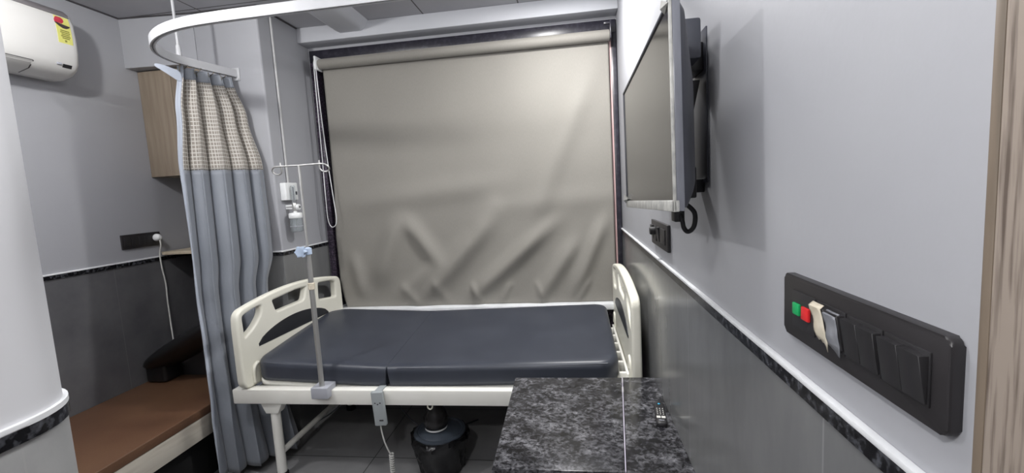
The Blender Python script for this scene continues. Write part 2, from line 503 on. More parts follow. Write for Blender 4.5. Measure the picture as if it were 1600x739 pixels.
# dark strip painting in the shadow gap at the ceiling edge
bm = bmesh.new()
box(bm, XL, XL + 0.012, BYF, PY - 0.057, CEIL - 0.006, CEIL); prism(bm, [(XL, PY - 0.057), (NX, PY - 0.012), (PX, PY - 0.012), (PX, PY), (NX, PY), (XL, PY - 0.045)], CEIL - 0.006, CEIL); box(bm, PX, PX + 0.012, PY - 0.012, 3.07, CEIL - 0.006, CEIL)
struct(finish('trim_shadow_gap', bm, M['locker']))

# wooden door casing on the right wall beside the camera
door = bpy.data.objects.new('door_1', None); C.objects.link(door); door.location = (XR, 0.3, 0); struct(door)
bm = bmesh.new()
prism(bm, [(XR - 0.016, 0.403), (XR - 0.019, 0.400), (XR - 0.019, 0.390), (XR - 0.026, 0.384), (XR - 0.026, 0.28), (XR + 0.02, 0.28), (XR + 0.02, 0.403)], 0, 2.12, 'Z')
finish('casing', bm, M['jamb'], door)
bx('edge_bead', (XR - 0.0215, XR - 0.017, 0.3905, 0.3995, 0, 2.12), M['jamb_dark'], door, 0.001)
bx('leaf', (XR - 0.012, XR + 0.02, -0.5, 0.28, 0, 2.06), M['jamb'], door)
bx('head_casing', (XR - 0.026, XR + 0.02, -0.5, 0.403, 2.12, 2.2), M['jamb'], door)

# ------------------------------------------------------------------ roller blind
bl = empty('roller_blind', (-0.72, 3.14, 0.77), 'beige roller blind pulled down over the whole window, creased near its bottom', 'blind')
BX0, BX1, BZ0, BZ1, BYP = -1.752, 0.285, 0.735, 2.535, 3.135
RZ = 2.535
lt('roller_tube', [(0.0, BX0 - 0.01), (0.034, BX0 - 0.01), (0.036, BX0), (0.036, BX1), (0.034, BX1 + 0.006), (0.0, BX1 + 0.006)], (0, 3.125, RZ), M['blind'], bl, 'X', 24)
ridges = [  # x, z, angle (deg from horizontal), half length, width, amplitude
    (-1.36, 1.16, 66, 0.26, 0.085, 0.034), (-1.10, 1.22, 124, 0.20, 0.060, 0.030),      # first tent
    (-0.86, 1.06, 46, 0.42, 0.075, 0.042), (-0.46, 1.04, 40, 0.42, 0.060, 0.034),       # two long diagonals
    (-0.13, 0.96, 56, 0.26, 0.055, 0.026), (0.10, 1.05, 66, 0.28, 0.050, 0.026),
    (-1.16, 0.93, 40, 0.22, 0.055, 0.014), (-1.62, 0.98, 100, 0.16, 0.05, 0.020),
    (-1.22, 0.82, 130, 0.10, 0.034, 0.011), (-0.98, 0.84, 120, 0.10, 0.032, 0.010), (-0.72, 0.82, 112, 0.08, 0.024, 0.012),
    (-0.50, 0.82, 60, 0.08, 0.024, 0.010), (-0.25, 0.82, 110, 0.08, 0.022, 0.010), (0.06, 0.82, 60, 0.09, 0.022, 0.009),
    (-1.10, 1.56, 5, 0.60, 0.085, 0.014), (-0.1, 1.46, 3, 0.5, 0.08, 0.008),
    (-0.10, 1.75, 66, 0.75, 0.085, 0.020), (-0.62, 1.40, 50, 0.14, 0.07, 0.008),
]


def blind_off(x, z):
    d = 0.0
    for (cx, cz, an, hl, wd, am) in ridges:
        a = math.radians(an); dx, dz = x - cx, z - cz
        s = dx * math.cos(a) + dz * math.sin(a); t = -dx * math.sin(a) + dz * math.cos(a)
        d += am * math.exp(-(t / wd) ** 2) * math.exp(-(s / hl) ** 4)
    d += 0.004 * math.sin(x * 3.1 + 0.6) * math.sin((z - 0.7) * 2.2)
    fade = min(1, (2.5 - z) / 0.4) if z > 2.1 else 1.0
    return d * max(0, fade) * 1.35


bm = bmesh.new(); NXg, NZg = 190, 170; grid = []
for j in range(NZg + 1):
    z = BZ0 + (RZ - 0.02 - BZ0) * j / NZg
    row = []
    for i in range(NXg + 1):
        u = i / NXg
        left = BX0 - 0.022 * max(0, min(1, (1.6 - z) / 0.3)) + 0.030 * max(0, (0.95 - z) / 0.2) ** 1.5
        x = left + (BX1 - 0.0 - left) * u
        y = BYP + 0.018 - blind_off(x, z)
        if z > RZ - 0.06: y = BYP + 0.018 - 0.008 * ((z - RZ + 0.06) / 0.04) * 0
        row.append(bm.verts.new((x, y, z + (0.004 * math.sin(x * 9) if j == 0 else 0))))
    grid.append(row)
for j in range(NZg):
    for i in range(NXg):
        bm.faces.new((grid[j][i], grid[j][i + 1], grid[j + 1][i + 1], grid[j + 1][i]))
o = finish('blind_fabric', bm, M['blind'], bl, angle=180)
sol = o.modifiers.new('thick', 'SOLIDIFY'); sol.thickness = 0.0015
bm = bmesh.new()
box(bm, BX0 - 0.022, BX0 - 0.008, 3.075, 3.165, RZ - 0.045, RZ + 0.05, 0.005)
lathe(bm, [(0, BX0 - 0.034), (0.036, BX0 - 0.034), (0.04, BX0 - 0.03), (0.04, BX0 - 0.012), (0, BX0 - 0.012)], (0, 3.125, RZ), 'X', 20)
finish('chain_bracket', bm, M['white_plastic'], bl)
bm = bmesh.new(); box(bm, BX1 + 0.008, BX1 + 0.016, 3.085, 3.165, RZ - 0.03, RZ + 0.085, 0.002)
box(bm, BX1 - 0.03, BX1 + 0.012, 3.085, 3.10, RZ + 0.06, RZ + 0.075, 0.002)
finish('end_bracket', bm, M['frame_dark'], bl)
ch = smooth_pts([(BX0 - 0.030, 3.088, RZ - 0.01), (BX0 - 0.032, 3.085, 2.2), (BX0 - 0.034, 3.085, 1.9), (BX0 - 0.036, 3.08, 1.55), (BX0 - 0.034, 3.08, 1.42), (BX0 - 0.012, 3.078, 1.365),
                 (BX0 + 0.022, 3.078, 1.375), (BX0 + 0.034, 3.078, 1.43), (BX0 + 0.026, 3.08, 1.55), (BX0 + 0.004, 3.085, 1.85), (BX0 - 0.010, 3.085, 2.2), (BX0 - 0.018, 3.088, RZ - 0.01)], 5)
tb('pull_chain', ch, 0.0032, M['white_plastic'], bl, 6)

# ------------------------------------------------------------------ hospital bed
bed = empty('hospital_bed', (-0.8, 2.6, 0), 'cream steel hospital bed with moulded end boards standing against the window', 'bed')
XF, XH, YF, YBK = -1.84, 0.28, 2.13, 3.06
bm = bmesh.new()
box(bm, XF - 0.075, XH + 0.05, 2.145, 2.205, 0.462, 0.545, 0.006); finish('side_rail', bm, M['bedpaint'], bed)
bm = bmesh.new()
box(bm, XF - 0.075, XH + 0.05, 2.995, 3.055, 0.462, 0.545, 0.006); finish('side_rail', bm, M['bedpaint'], bed)
for xx in (XF + 0.03, -0.78, XH - 0.02):
    bx('cross_rail', (xx - 0.025, xx + 0.025, 2.205, 2.995, 0.465, 0.52), M['bedpaint'], bed, 0.004)


def end_board(name, xc, face, sk=0.0, lift=0.0):
    """moulded end board in the y-z plane; face = +1 when its inner face looks to +x"""
    cv = bpy.data.curves.new(name, 'CURVE'); cv.dimensions = '2D'; cv.fill_mode = 'BOTH'
    cv.extrude = 0.010; cv.bevel_depth = 0.013; cv.bevel_resolution = 4; cv.resolution_u = 10
    W = 1.0; c = W / 2

    def spline(pts, sm):
        sp = cv.splines.new('POLY')
        P = sm(pts)
        sp.points.add(len(P) - 1)
        for q, p in zip(sp.points, P): q.co = (p[0], p[1], 0, 1)
        sp.use_cyclic_u = True

    def rounded(r):
        def f(pts):
            out = []
            n = len(pts)
            for i in range(n):
                p0, p1, p2 = Vector(pts[i - 1]), Vector(pts[i]), Vector(pts[(i + 1) % n])
                rr = min(r, (p0 - p1).length * 0.45, (p2 - p1).length * 0.45)
                a = p1 + (p0 - p1).normalized() * rr; b2 = p1 + (p2 - p1).normalized() * rr
                for k in range(6):
                    t = k / 5
                    out.append(tuple((1 - t) ** 2 * a + 2 * t * (1 - t) * p1 + t * t * b2))
            return out
        return f

    b_ = 0.013   # bevel grows outwards, so shrink the outer outline and the holes accordingly
    arc = [(W * t, 0.440 + 0.058 * (1 - (2 * t - 1) ** 2)) for t in [0.02, .1, .2, .3, .4, .5, .6, .7, .8, .9, .98]]
    outer = [(0.0 + b_, b_)] + [(0.0 + b_, 0.35)] + [(min(max(p[0], b_), W - b_), p[1] - b_) for p in arc] + [(W - b_, 0.35), (W - b_, b_)]
    spline(outer, rounded(0.045))
    holes = [
        [(0.035, 0.268), (0.030, 0.420), (0.142, 0.447), (0.205, 0.445), (0.190, 0.375), (0.128, 0.318)],
        [(0.295, 0.352), (0.262, 0.450), (0.500, 0.468), (0.615, 0.462), (0.572, 0.358)],
        [(0.705, 0.322), (0.715, 0.462), (0.890, 0.445), (0.935, 0.425), (0.930, 0.290)]]
    for h in holes:
        cx = sum(p[0] for p in h) / len(h); cy = sum(p[1] for p in h) / len(h)
        spline(h, rounded(0.03))
    tmp = bpy.data.objects.new('tmp', cv); C.objects.link(tmp)
    me = bpy.data.meshes.new_from_object(tmp.evaluated_get(bpy.context.evaluated_depsgraph_get()))
    bpy.data.objects.remove(tmp)
    z0 = 0.545 + lift
    me.transform(Matrix(((sk, 0, face, xc), (1, 0, 0, YF - 0.005), (0, 1, 0, z0), (0, 0, 0, 1))))
    if face < 0: me.flip_normals()
    me.materials.clear(); me.materials.append(M['cream'])
    me.polygons.foreach_set('use_smooth', [True] * len(me.polygons)); me.set_sharp_from_angle(angle=math.radians(50))
    ob = bpy.data.objects.new(name, me); C.objects.link(ob); ob.parent = bed
    ob.matrix_parent_inverse = Matrix.Translation(-bed.location)
    # dark lens-shaped inset on the inner face
    xi = xc + face * 0.0225
    poly = []
    for k in range(21):
        t = k / 20; poly.append((YF + 0.13 + 0.67 * t, z0 + 0.213 + 0.085 * math.sin(PI * t) ** 0.6 + 0.010))
    poly += [(YF + 0.80, z0 + 0.213), (YF + 0.13, z0 + 0.208)]
    bm = bmesh.new(); prism(bm, poly, xi, xi + face * 0.004, 'X', 0.0012)
    for v in bm.verts: v.co.x += sk * (v.co.y - YF)
    q = finish('dark_inset', bm, M['inset'], ob); q['label'] = 'dark grey lens shaped inset'
    # moulded latch at the lower ends of the inner face
    for ys in (YF + 0.10, YF + 0.89):
        xi_ = xi; xi = xi_ + sk * (ys - YF)
        pts = smooth_pts([(xi, ys - 0.03, z0 + 0.02), (xi, ys - 0.032, z0 + 0.09), (xi, ys - 0.01, z0 + 0.118), (xi, ys + 0.012, z0 + 0.118), (xi, ys + 0.03, z0 + 0.09), (xi, ys + 0.03, z0 + 0.05)], 4)
        tb('latch', pts, 0.011, M['cream'], ob, 8); xi = xi_
    return ob


end_board('footboard', XF, 1, 0.06)
end_board('headboard', XH, -1, 0.0, 0.022)
bm = bmesh.new(); box(bm, XH - 0.02, XH + 0.02, YF + 0.02, YF + 0.96, 0.545, 0.575, 0.004); finish('board_socket', bm, M['bedpaint'], bed)


def leg(x, y):
    d = 1 if y < 2.6 else -1
    bm = bmesh.new()
    prism(bm, [(x - 0.066, 0.463), (x + 0.066, 0.463), (x + 0.036, 0.40), (x - 0.036, 0.40)], y - 0.03, y + 0.03, 'Y', 0.003)
    br = finish('leg_bracket', bm, M['bedpaint'], bed)
    lg = tb('leg', [(x, y, 0.42), (x, y, 0.02)], 0.026, M['bedpaint'], bed, 16)
    lt('rubber_foot', [(0.0, 0.0), (0.032, 0.0), (0.034, 0.004), (0.032, 0.035), (0.0265, 0.04)], (x, y, 0), M['rubber'], lg, 'Z', 18)


for lx in (-1.70, 0.13):
    for ly in (2.19, 2.99): leg(lx, ly)
    tb('leg_stretcher', [(lx, 2.19, 0.15), (lx, 2.99, 0.15)], 0.017, M['bedpaint'], bed, 10)

# sleeping deck under the mattress, with a slotted strip at the head end


def mz(x, y):                        # height of the mattress top
    b0 = 0.652 + (0.0725 if x < -1.03 else 0.017) * (x + 1.03) ** 2
    return b0 + 0.078 * (y - 2.2) / 0.86


bm = bmesh.new()
def deck(bm, x0, x1):
    rings = []
    for dz, ins in ((-0.150, 0.0), (-0.140, -0.004), (-0.126, -0.004), (-0.120, 0.0)):
        rings.append([Vector((p[0], p[1], max(mz(p[0], p[1]) + dz, 0.522))) for p in round_rect(x0 + ins, x1 - ins, 2.212 + ins, 3.05 - ins, 0.06, 5)])
    loft(bm, rings)
deck(bm, XF + 0.035, -1.045)
finish('deck_panel', bm, M['bedpaint'], bed)
bm = bmesh.new(); deck(bm, -1.015, XH - 0.07); finish('deck_panel', bm, M['bedpaint'], bed)
bm = bmesh.new()
for k in range(6):
    y = 2.25 + k * 0.145
    box(bm, 0.205, 0.252, y - 0.012, y + 0.012, 0.545, 0.60, 0.003)
box(bm, 0.238, 0.252, 2.21, 3.04, 0.545, 0.605, 0.003)
finish('deck_end_slots', bm, M['bedpaint'], bed)
tb('side_hook', smooth_pts([(-0.80, 2.17, 0.47), (-0.80, 2.165, 0.445), (-0.787, 2.165, 0.433), (-0.775, 2.165, 0.445), (-0.775, 2.17, 0.47)], 4), 0.004, M['cream'], bed, 8)

# mattress in two sections
mat_root = empty('mattress', (-0.8, 2.62, 0.56), 'dark charcoal vinyl mattress split across, lying on the cream hospital bed', 'mattress')


def mattress_section(name, x0, x1, rc, side):
    bm = bmesh.new(); rings = []
    y0, y1 = 2.195, 3.058
    prof = [(-0.116, 0.012), (-0.108, 0.002), (-0.09, 0.0), (-0.035, 0.0), (-0.016, 0.004), (-0.006, 0.012), (0.0, 0.026), (0.001, 0.06), (0.0015, 0.12)]
    for dz, ins in prof:
        rr = [max(0.004, r - ins * 0.6) for r in rc]
        ring = []
        for p in round_rect(x0 + ins, x1 - ins, y0 + ins, y1 - ins, rr, 8):
            x = p[0]
            notch = 0.010 * min(1, max(0, (-dz - 0.02) / 0.06))      # the fold opens downwards
            if side > 0 and x > x1 - 0.03: x = x + (ins - notch)
            if side < 0 and x < x0 + 0.03: x = x - (ins - notch)
            ring.append(Vector((x, p[1], mz(min(max(x, x0 + 0.001), x1 - 0.001), p[1]) + dz)))
        rings.append(ring)
    loft(bm, rings)
    o = finish(name, bm, M['mattress'], mat_root, angle=50)
    # pale piping that paints the highlight along the upper front edge
    pts = [Vector((x0 + 0.06 + (x1 - x0 - 0.12) * t / 20, y0 + 0.0075, 0)) for t in range(21)]
    for p in pts: p.z = mz(p.x, p.y) - 0.0095
    tb('edge_highlight', pts, 0.0022, noise_mat('highlight_piping', (70, 74, 84), (80, 84, 94), 0.4, 9), o, 6)
    return o


mattress_section('foot_section', -1.805, -1.0285, [0.012, 0.17, 0.08, 0.012], 1)
mattress_section('head_section', -1.0275, 0.205, [0.08, 0.012, 0.012, 0.10], -1)

# ------------------------------------------------------------------ drip stand on the bed rail
iv = empty('drip_stand', (-1.365, 2.15, 0.5), 'steel drip stand with two hooks clamped to the front rail of the bed', 'drip stand')
ivx, ivy = -1.368, 2.135
bm = bmesh.new(); box(bm, ivx - 0.05, ivx + 0.045, 2.105, 2.2, 0.512, 0.574, 0.005)
cl = finish('rail_clamp', bm, M['grey_plastic'], iv); cl['label'] = 'grey rail clamp'
tb('lower_pole', [(ivx, ivy, 0.55), (ivx, ivy, 1.315)], 0.0135, M['steel'], iv, 16)
tb('upper_pole', [(ivx, ivy, 1.30), (ivx, ivy, 1.745)], 0.0065, M['steel'], iv, 12)
lt('collar', [(0.0135, 1.10), (0.017, 1.103), (0.017, 1.135), (0.0135, 1.138)], (ivx, ivy, 0), M['tape_cream'], iv)
bm = bmesh.new(); lathe(bm, [(0.0137, 1.285), (0.02, 1.288), (0.02, 1.318), (0.008, 1.325)], (ivx, ivy, 0), 'Z', 20)
prof = []
for k in range(48):
    a = 2 * PI * k / 48; r = 0.026 + 0.006 * math.cos(6 * a)
    prof.append((ivx - 0.012 + r * math.cos(a), 1.306 + r * math.sin(a)))
prism(bm, prof, ivy - 0.052, ivy - 0.03, 'Y', 0.004)
tube(bm, [(ivx - 0.012, ivy - 0.032, 1.306), (ivx - 0.006, ivy - 0.008, 1.304)], 0.008, 10)
finish('clamp_knob', bm, M['blue_knob'], iv)
for s, pts in ((-1, None), (1, None)):
    P = [(ivx, ivy, 1.745), (ivx + s * 0.05, ivy, 1.746), (ivx + s * 0.125, ivy, 1.746), (ivx + s * 0.148, ivy + 0.004, 1.738), (ivx + s * 0.156, ivy + 0.012, 1.722),
         (ivx + s * 0.142, ivy + 0.02, 1.708), (ivx + s * 0.122, ivy + 0.02, 1.708), (ivx + s * 0.107, ivy + 0.014, 1.72), (ivx + s * 0.106, ivy + 0.01, 1.742), (ivx + s * 0.108, ivy + 0.01, 1.765)]
    tb('hook', smooth_pts(P, 5), 0.0042, M['steel'], iv, 8)

# ------------------------------------------------------------------ hand control hanging on the rail
hc = empty('bed_handset', (-1.05, 2.13, 0.46), 'grey bed hand control with coiled cord hanging on the front rail', 'remote control')
hm = Matrix.Translation((-1.048, 2.118, 0.458)) @ Matrix.Rotation(math.radians(-3), 4, 'Y')
bm = bmesh.new(); box(bm, -0.032, 0.032, -0.011, 0.013, -0.091, 0.095, 0.006, 3); bm.transform(hm); finish('body', bm, M['remote_grey'], hc)
bm = bmesh.new(); box(bm, -0.02, 0.02, 0.010, 0.08, 0.086, 0.093, 0.002); bm.transform(hm); finish('hanging_clip', bm, M['remote_grey'], hc)
bm = bmesh.new()
for (kx, kz) in ((-0.014, 0.035), (0.0, 0.028), (0.014, 0.035)): box(bm, kx - 0.004, kx + 0.004, -0.0125, -0.010, kz - 0.003, kz + 0.003, 0.001)
bm.transform(hm); finish('arrow_marks', bm, M['locker'], hc)
bm = bmesh.new(); box(bm, -0.002, 0.020, -0.0125, -0.010, -0.064, -0.056, 0.001); bm.transform(hm); finish('dark_mark', bm, M['locker'], hc)
P = smooth_pts([(-1.048, 2.118, 0.372), (-1.045, 2.118, 0.33), (-1.035, 2.12, 0.27), (-1.018, 2.125, 0.215), (-1.012, 2.13, 0.20)], 5)
tb('cord', P, 0.0042, M['cord'], hc, 8)
P = []
for k in range(181):
    a = k / 12 * 2 * PI; P.append((-1.01 + 0.010 * math.cos(a), 2.132 + 0.010 * math.sin(a), 0.2 - 0.19 * k / 180))
tb('coiled_cord', P, 0.0040, M['cord'], hc, 6)
# grey motor cable looped under the bed
cb = tag(tb('motor_cable', smooth_pts([(-1.78, 2.55, 0.10), (-1.62, 2.65, 0.17), (-1.50, 2.72, 0.33), (-1.40, 2.74, 0.40), (-1.30, 2.72, 0.34), (-1.18, 2.68, 0.18), (-1.05, 2.66, 0.06), (-0.9, 2.7, 0.006), (-0.7, 2.85, 0.006)], 6), 0.005, M['tv_black'], None, 8),
         'thin dark grey cable sagging under the bed towards the floor', 'cable')

# ------------------------------------------------------------------ pedal bin with black liner under the bed
bn = empty('waste_bin', (-0.755, 2.30, 0), 'round dark bin with black liner bag and grey lid under the bed', 'bin')
bcx, bcy = -0.795, 2.315
lt('bin_body', [(0.0, 0.0), (0.105, 0.0), (0.112, 0.01), (0.130, 0.222), (0.0, 0.222)], (bcx, bcy, 0), M['black'], bn)
bm = bmesh.new(); random.seed(3); rings = []
for k, (r, h) in enumerate([(0.120, 0.02), (0.128, 0.06), (0.138, 0.10), (0.150, 0.145), (0.160, 0.185), (0.164, 0.21), (0.155, 0.228), (0.136, 0.229)]):
    ring = []
    for j in range(56):
        a = 2 * PI * j / 56
        wob = 0.006 * math.sin(a * 9 + k * 0.9) + 0.004 * math.sin(a * 17 + k * 2.1) + random.uniform(-0.002, 0.002)
        wob *= 1 if k < 7 else 0.3
        ring.append(Vector((bcx + (r + wob) * math.cos(a), bcy + (r + wob) * math.sin(a), h + 0.008 * math.sin(a * 5 + k) * (0.6 if 0 < k < 7 else 0))))
    rings.append(ring)
loft(bm, rings, True); finish('liner_bag', bm, M['bag'], bn, angle=35)
bm = bmesh.new(); lathe(bm, [(0.0, 0.222), (0.140, 0.222), (0.146, 0.228), (0.144, 0.236), (0.128, 0.241), (0.121, 0.237), (0.115, 0.241), (0.092, 0.252), (0.045, 0.262), (0.0, 0.265)], (bcx, bcy, 0), 'Z', 40)
finish('lid', bm, M['lid'], bn)
# smoked bottle resting on the lid
bt = empty('smoked_bottle', (-0.775, 2.31, 0.26), 'smoky dark plastic jar with white base resting on the bin lid', 'bottle')
jm = Matrix.Translation((-0.805, 2.29, 0.262)) @ Matrix.Scale(1.15, 4)
bm = bmesh.new(); lathe(bm, [(0.0, 0.0), (0.050, 0.0), (0.054, 0.003), (0.054, 0.009), (0.0, 0.012)], (0, 0, 0), 'Z', 28); bm.transform(jm); finish('white_base', bm, M['white_plastic'], bt)
bm = bmesh.new(); lathe(bm, [(0.0, 0.012), (0.054, 0.012), (0.06, 0.03), (0.058, 0.06), (0.050, 0.085), (0.042, 0.10), (0.042, 0.142), (0.039, 0.144), (0.037, 0.142), (0.037, 0.10), (0.0, 0.095)], (0, 0, 0), 'Z', 28); bm.transform(jm); finish('jar_body', bm, M['bottle'], bt)

# ------------------------------------------------------------------ curtain rail and curtain
cr_ = empty('curtain_rail', (-1.2, 2.0, 2.36), 'white ceiling hung curtain track curving round above the couch end', 'curtain rail')
RZ0, RZ1 = 2.362, 2.408
path = [(XR - 0.002, 1.842), (-0.2, 1.848), (-0.705, 1.854), (-1.29, 1.86), (-1.56, 1.868), (-1.72, 1.888), (-1.86, 1.935), (-1.975, 2.005), (-2.055, 2.085), (-2.105, 2.165), (-2.128, 2.25), (-2.13, 2.34), (-2.11, 2.45), (-2.085, 2.55), (-2.06, PY - 0.002)]
path = smooth_pts([(x, y, 0) for x, y in path], 5)
bm = bmesh.new(); secs = []
for i, p in enumerate(path):
    t = (path[min(i + 1, len(path) - 1)] - path[max(i - 1, 0)]).normalized(); nrm = Vector((-t.y, t.x, 0))
    ring = []
    for (a, h) in ((-0.011, RZ0), (-0.004, RZ0), (-0.004, RZ0 + 0.012), (0.004, RZ0 + 0.012), (0.004, RZ0), (0.011, RZ0), (0.012, RZ0 + 0.004), (0.012, RZ1 - 0.003), (0.009, RZ1), (-0.009, RZ1), (-0.012, RZ1 - 0.003), (-0.012, RZ0 + 0.004)):
        ring.append(Vector((p.x + nrm.x * a, p.y + nrm.y * a, h)))
    secs.append(ring)
loft(bm, secs); finish('track', bm, M['tube_white'], cr_, angle=30)
bm = bmesh.new(); tube(bm, [(-2.132, 2.32, RZ1), (-2.132, 2.32, CEIL)], 0.0075, 12); lathe(bm, [(0.0075, RZ1 + 0.06), (0.012, RZ1 + 0.05), (0.014, RZ1 + 0.0), (0.008, RZ1 - 0.004)], (-2.132, 2.32, 0), 'Z', 14)
finish('ceiling_rod', bm, M['tube_white'], cr_)
bm = bmesh.new(); box(bm, -2.085, -2.035, PY - 0.008, PY, RZ0 - 0.02, RZ1 + 0.012, 0.003); lathe(bm, [(0, -0.012), (0.006, -0.012), (0.006, -0.004), (0, -0.004)], (-2.045, PY, RZ0 - 0.01), 'Y', 10)
finish('wall_bracket', bm, M['tube_white'], cr_)

cu = empty('curtain', (-2.1, 2.4, 0.05), 'blue grey hospital privacy curtain with beige net top, gathered beside the bed', 'curtain')
# guide lines: (height, near end xy, far end xy, bulge)
GL = [
    (2.352, (-2.135, 2.30), (-2.072, 2.625)),
    (2.10, (-2.150, 2.27), (-2.000, 2.63)),
    (1.78, (-2.180, 2.27), (-1.925, 2.615)),
    (1.25, (-2.150, 2.235), (-1.895, 2.59)),
    (1.05, (-2.135, 2.215), (-1.935, 2.575)),
    (0.80, (-2.100, 2.185), (-1.940, 2.55)),
    (0.52, (-2.052, 2.130), (-1.920, 2.53)),
    (0.34, (-2.042, 2.115), (-1.815, 2.47)),
    (0.06, (-2.038, 2.110), (-1.760, 2.45)),
]


def guide(z):
    for k in range(len(GL) - 1):
        z1, a1, b1 = GL[k]; z0, a0, b0 = GL[k + 1]
        if z >= z0 or k == len(GL) - 2:
            t = (z - z0) / (z1 - z0); t = max(0, min(1, t)); t = t * t * (3 - 2 * t)
            return (Vector(a0).lerp(Vector(a1), t), Vector(b0).lerp(Vector(b1), t))


NF = 4.6
CW = 1.15       # cloth width in metres for the pattern


def cur(u, z):
    a, b2 = guide(z)
    p = a.lerp(b2, u)
    d = (b2 - a).normalized(); nrm = Vector((d.y, -d.x))     # towards the bed / camera side
    low = max(0, min(1, (2.3 - z) / 1.6))
    bel = 0.035 * math.sin(PI * u) * low
    amp = 0.022 + 0.024 * low
    ph = 2 * PI * (NF * (u + 0.035 * math.sin(2 * PI * u)) + 0.12 * math.sin(2.2 * z)) + 0.6
    f = math.sin(ph) + 0.25 * math.sin(2 * ph + 0.8 + z)
    edge = min(1, u / 0.06, (1 - u) / 0.04) if 0 < u < 1 else 0
    p = p + nrm * (bel + amp * f * (0.35 + 0.65 * edge)) + d * (0.25 * amp * math.sin(2 * ph))
    hemz = 0
    return Vector((p.x, p.y, z))


def cloth(name, mat, u0, u1, z0, z1, nu, nz, off=0.0):
    bm = bmesh.new(); uvl = bm.loops.layers.uv.new('UVMap'); g = []; uvs = {}
    for j in range(nz + 1):
        z = z0 + (z1 - z0) * j / nz; row = []
        for i in range(nu + 1):
            u = u0 + (u1 - u0) * i / nu
            zz = z
            if z0 < 0.2 and j == 0: zz = z
            p = cur(u, z)
            if off:
                q = cur(min(1, u + 0.004), z) - cur(max(0, u - 0.004), z); n = Vector((q.y, -q.x, 0)).normalized(); p = p + n * off
            v = bm.verts.new(p); uvs[v] = (u * CW, z); row.append(v)
        g.append(row)
    for j in range(nz):
        for i in range(nu):
            f = bm.faces.new((g[j][i], g[j][i + 1], g[j + 1][i + 1], g[j + 1][i]))
            for l in f.loops: l[uvl].uv = uvs[l.vert]
    o = finish(name, bm, mat, cu, angle=180)
    s = o.modifiers.new('thick', 'SOLIDIFY'); s.thickness = 0.002; s.offset = 0
    return o


cloth('body_cloth', M['curtain'], 0.04, 1, 0.05, 1.775, 300, 60)
cloth('net_panel', M['curtain_net'], 0.04, 1, 1.775, 2.285, 300, 26)
cloth('header_band', M['curtain'], 0, 1, 2.285, 2.351, 300, 5)
cloth('edge_hem', M['curtain_hem'], 0.0, 0.045, 0.05, 2.285, 6, 90, 0.002)
# corner flap of the header that has slipped off its runner
bm = bmesh.new(); P = [[(-2.20, 2.215, 2.348), (-2.196, 2.22, 2.328)], [(-2.182, 2.235, 2.350), (-2.176, 2.24, 2.312)], [(-2.160, 2.26, 2.342), (-2.152, 2.265, 2.285)], [(-2.140, 2.29, 2.330), (-2.135, 2.29, 2.262)], [(-2.125, 2.31, 2.325), (-2.12, 2.31, 2.255)]]
vs = [[bm.verts.new(p) for p in r] for r in P]
for a, b2 in zip(vs, vs[1:]): bm.faces.new((a[0], a[1], b2[1], b2[0]))
o = finish('header_flap', bm, M['curtain_hem'], cu, angle=180); s = o.modifiers.new('thick', 'SOLIDIFY'); s.thickness = 0.004
s = o.modifiers.new('sub', 'SUBSURF'); s.levels = 2; s.render_levels = 2
# hooks between track and header
for k in range(9):
    u = 0.02 + 0.96 * k / 8
    p = cur(u, 2.32); q = Vector((-2.130, 2.31)).lerp(Vector((-2.066, 2.63)), u)
    pts = smooth_pts([(q.x, q.y, RZ0 + 0.006), (q.x + 0.005, q.y - 0.008, RZ0 - 0.008), (p.x + 0.004, p.y - 0.008, 2.335), (p.x, p.y, 2.318), (p.x - 0.004, p.y + 0.006, 2.325)], 4)
    tb('hook', pts, 0.0018, M['hook'], cu, 6)

# ------------------------------------------------------------------ attendant couch on the left
co = empty('attendant_couch', (-2.4, 1.7, 0), 'low couch with brown seat board and whitewashed front along the left wall', 'couch')
bm = bmesh.new(); box(bm, XL + 0.012, -2.075, BYF + 0.02, 2.56, 0.405, 0.455, 0.006, 3); finish('seat_board', bm, M['brown'], co)
bm = bmesh.new(); box(bm, -2.105, -2.082, BYF + 0.02, 2.56, 0.285, 0.404, 0.002); finish('front_panel', bm, M['white_wood'], co)
bm = bmesh.new(); box(bm, XL + 0.012, -2.16, BYF + 0.02, 2.56, 0.0, 0.40, 0.002); finish('shade_base', bm, M['recess_shade'], co)  # near-black block paints the shaded void below the front panel
bm = bmesh.new(); box(bm, XL + 0.02, NX - 0.005, 2.585, 2.61, 0.0, 0.60, 0.003); finish('end_panel', bm, M['locker'], co)

# black backrest cushion propped on the far end of the couch
cu2 = empty('backrest_cushion', (-2.5, 2.5, 0.455), 'black leatherette cushion propped up at the far end of the brown couch', 'cushion')
bm = bmesh.new(); rings = []
cm = Matrix.Translation((-2.41, 2.44, 0.715)) @ Matrix.Rotation(math.radians(-27), 4, 'Y') @ Matrix.Rotation(math.radians(-24), 4, 'X')
NR = 26
for i in range(NR + 1):
    t = -1 + 2 * i / NR
    k = max(0.02, (1 - abs(t) ** 2.6)) ** 0.55
    ring = []
    for j in range(24):
        a = 2 * PI * j / 24
        ring.append(Vector((t * 0.36, 0.115 * k ** 0.5 * math.copysign(abs(math.cos(a)) ** 0.8, math.cos(a)), 0.052 * k * math.copysign(abs(math.sin(a)) ** 0.8, math.sin(a)))))
    rings.append(ring)
loft(bm, rings); bm.transform(cm); finish('pad', bm, M['black_leather'], cu2, angle=60)
bm = bmesh.new(); box(bm, -2.765, -2.62, 2.42, 2.56, 0.456, 0.60, 0.02, 3); finish('support_block', bm, M['black_leather'], cu2)

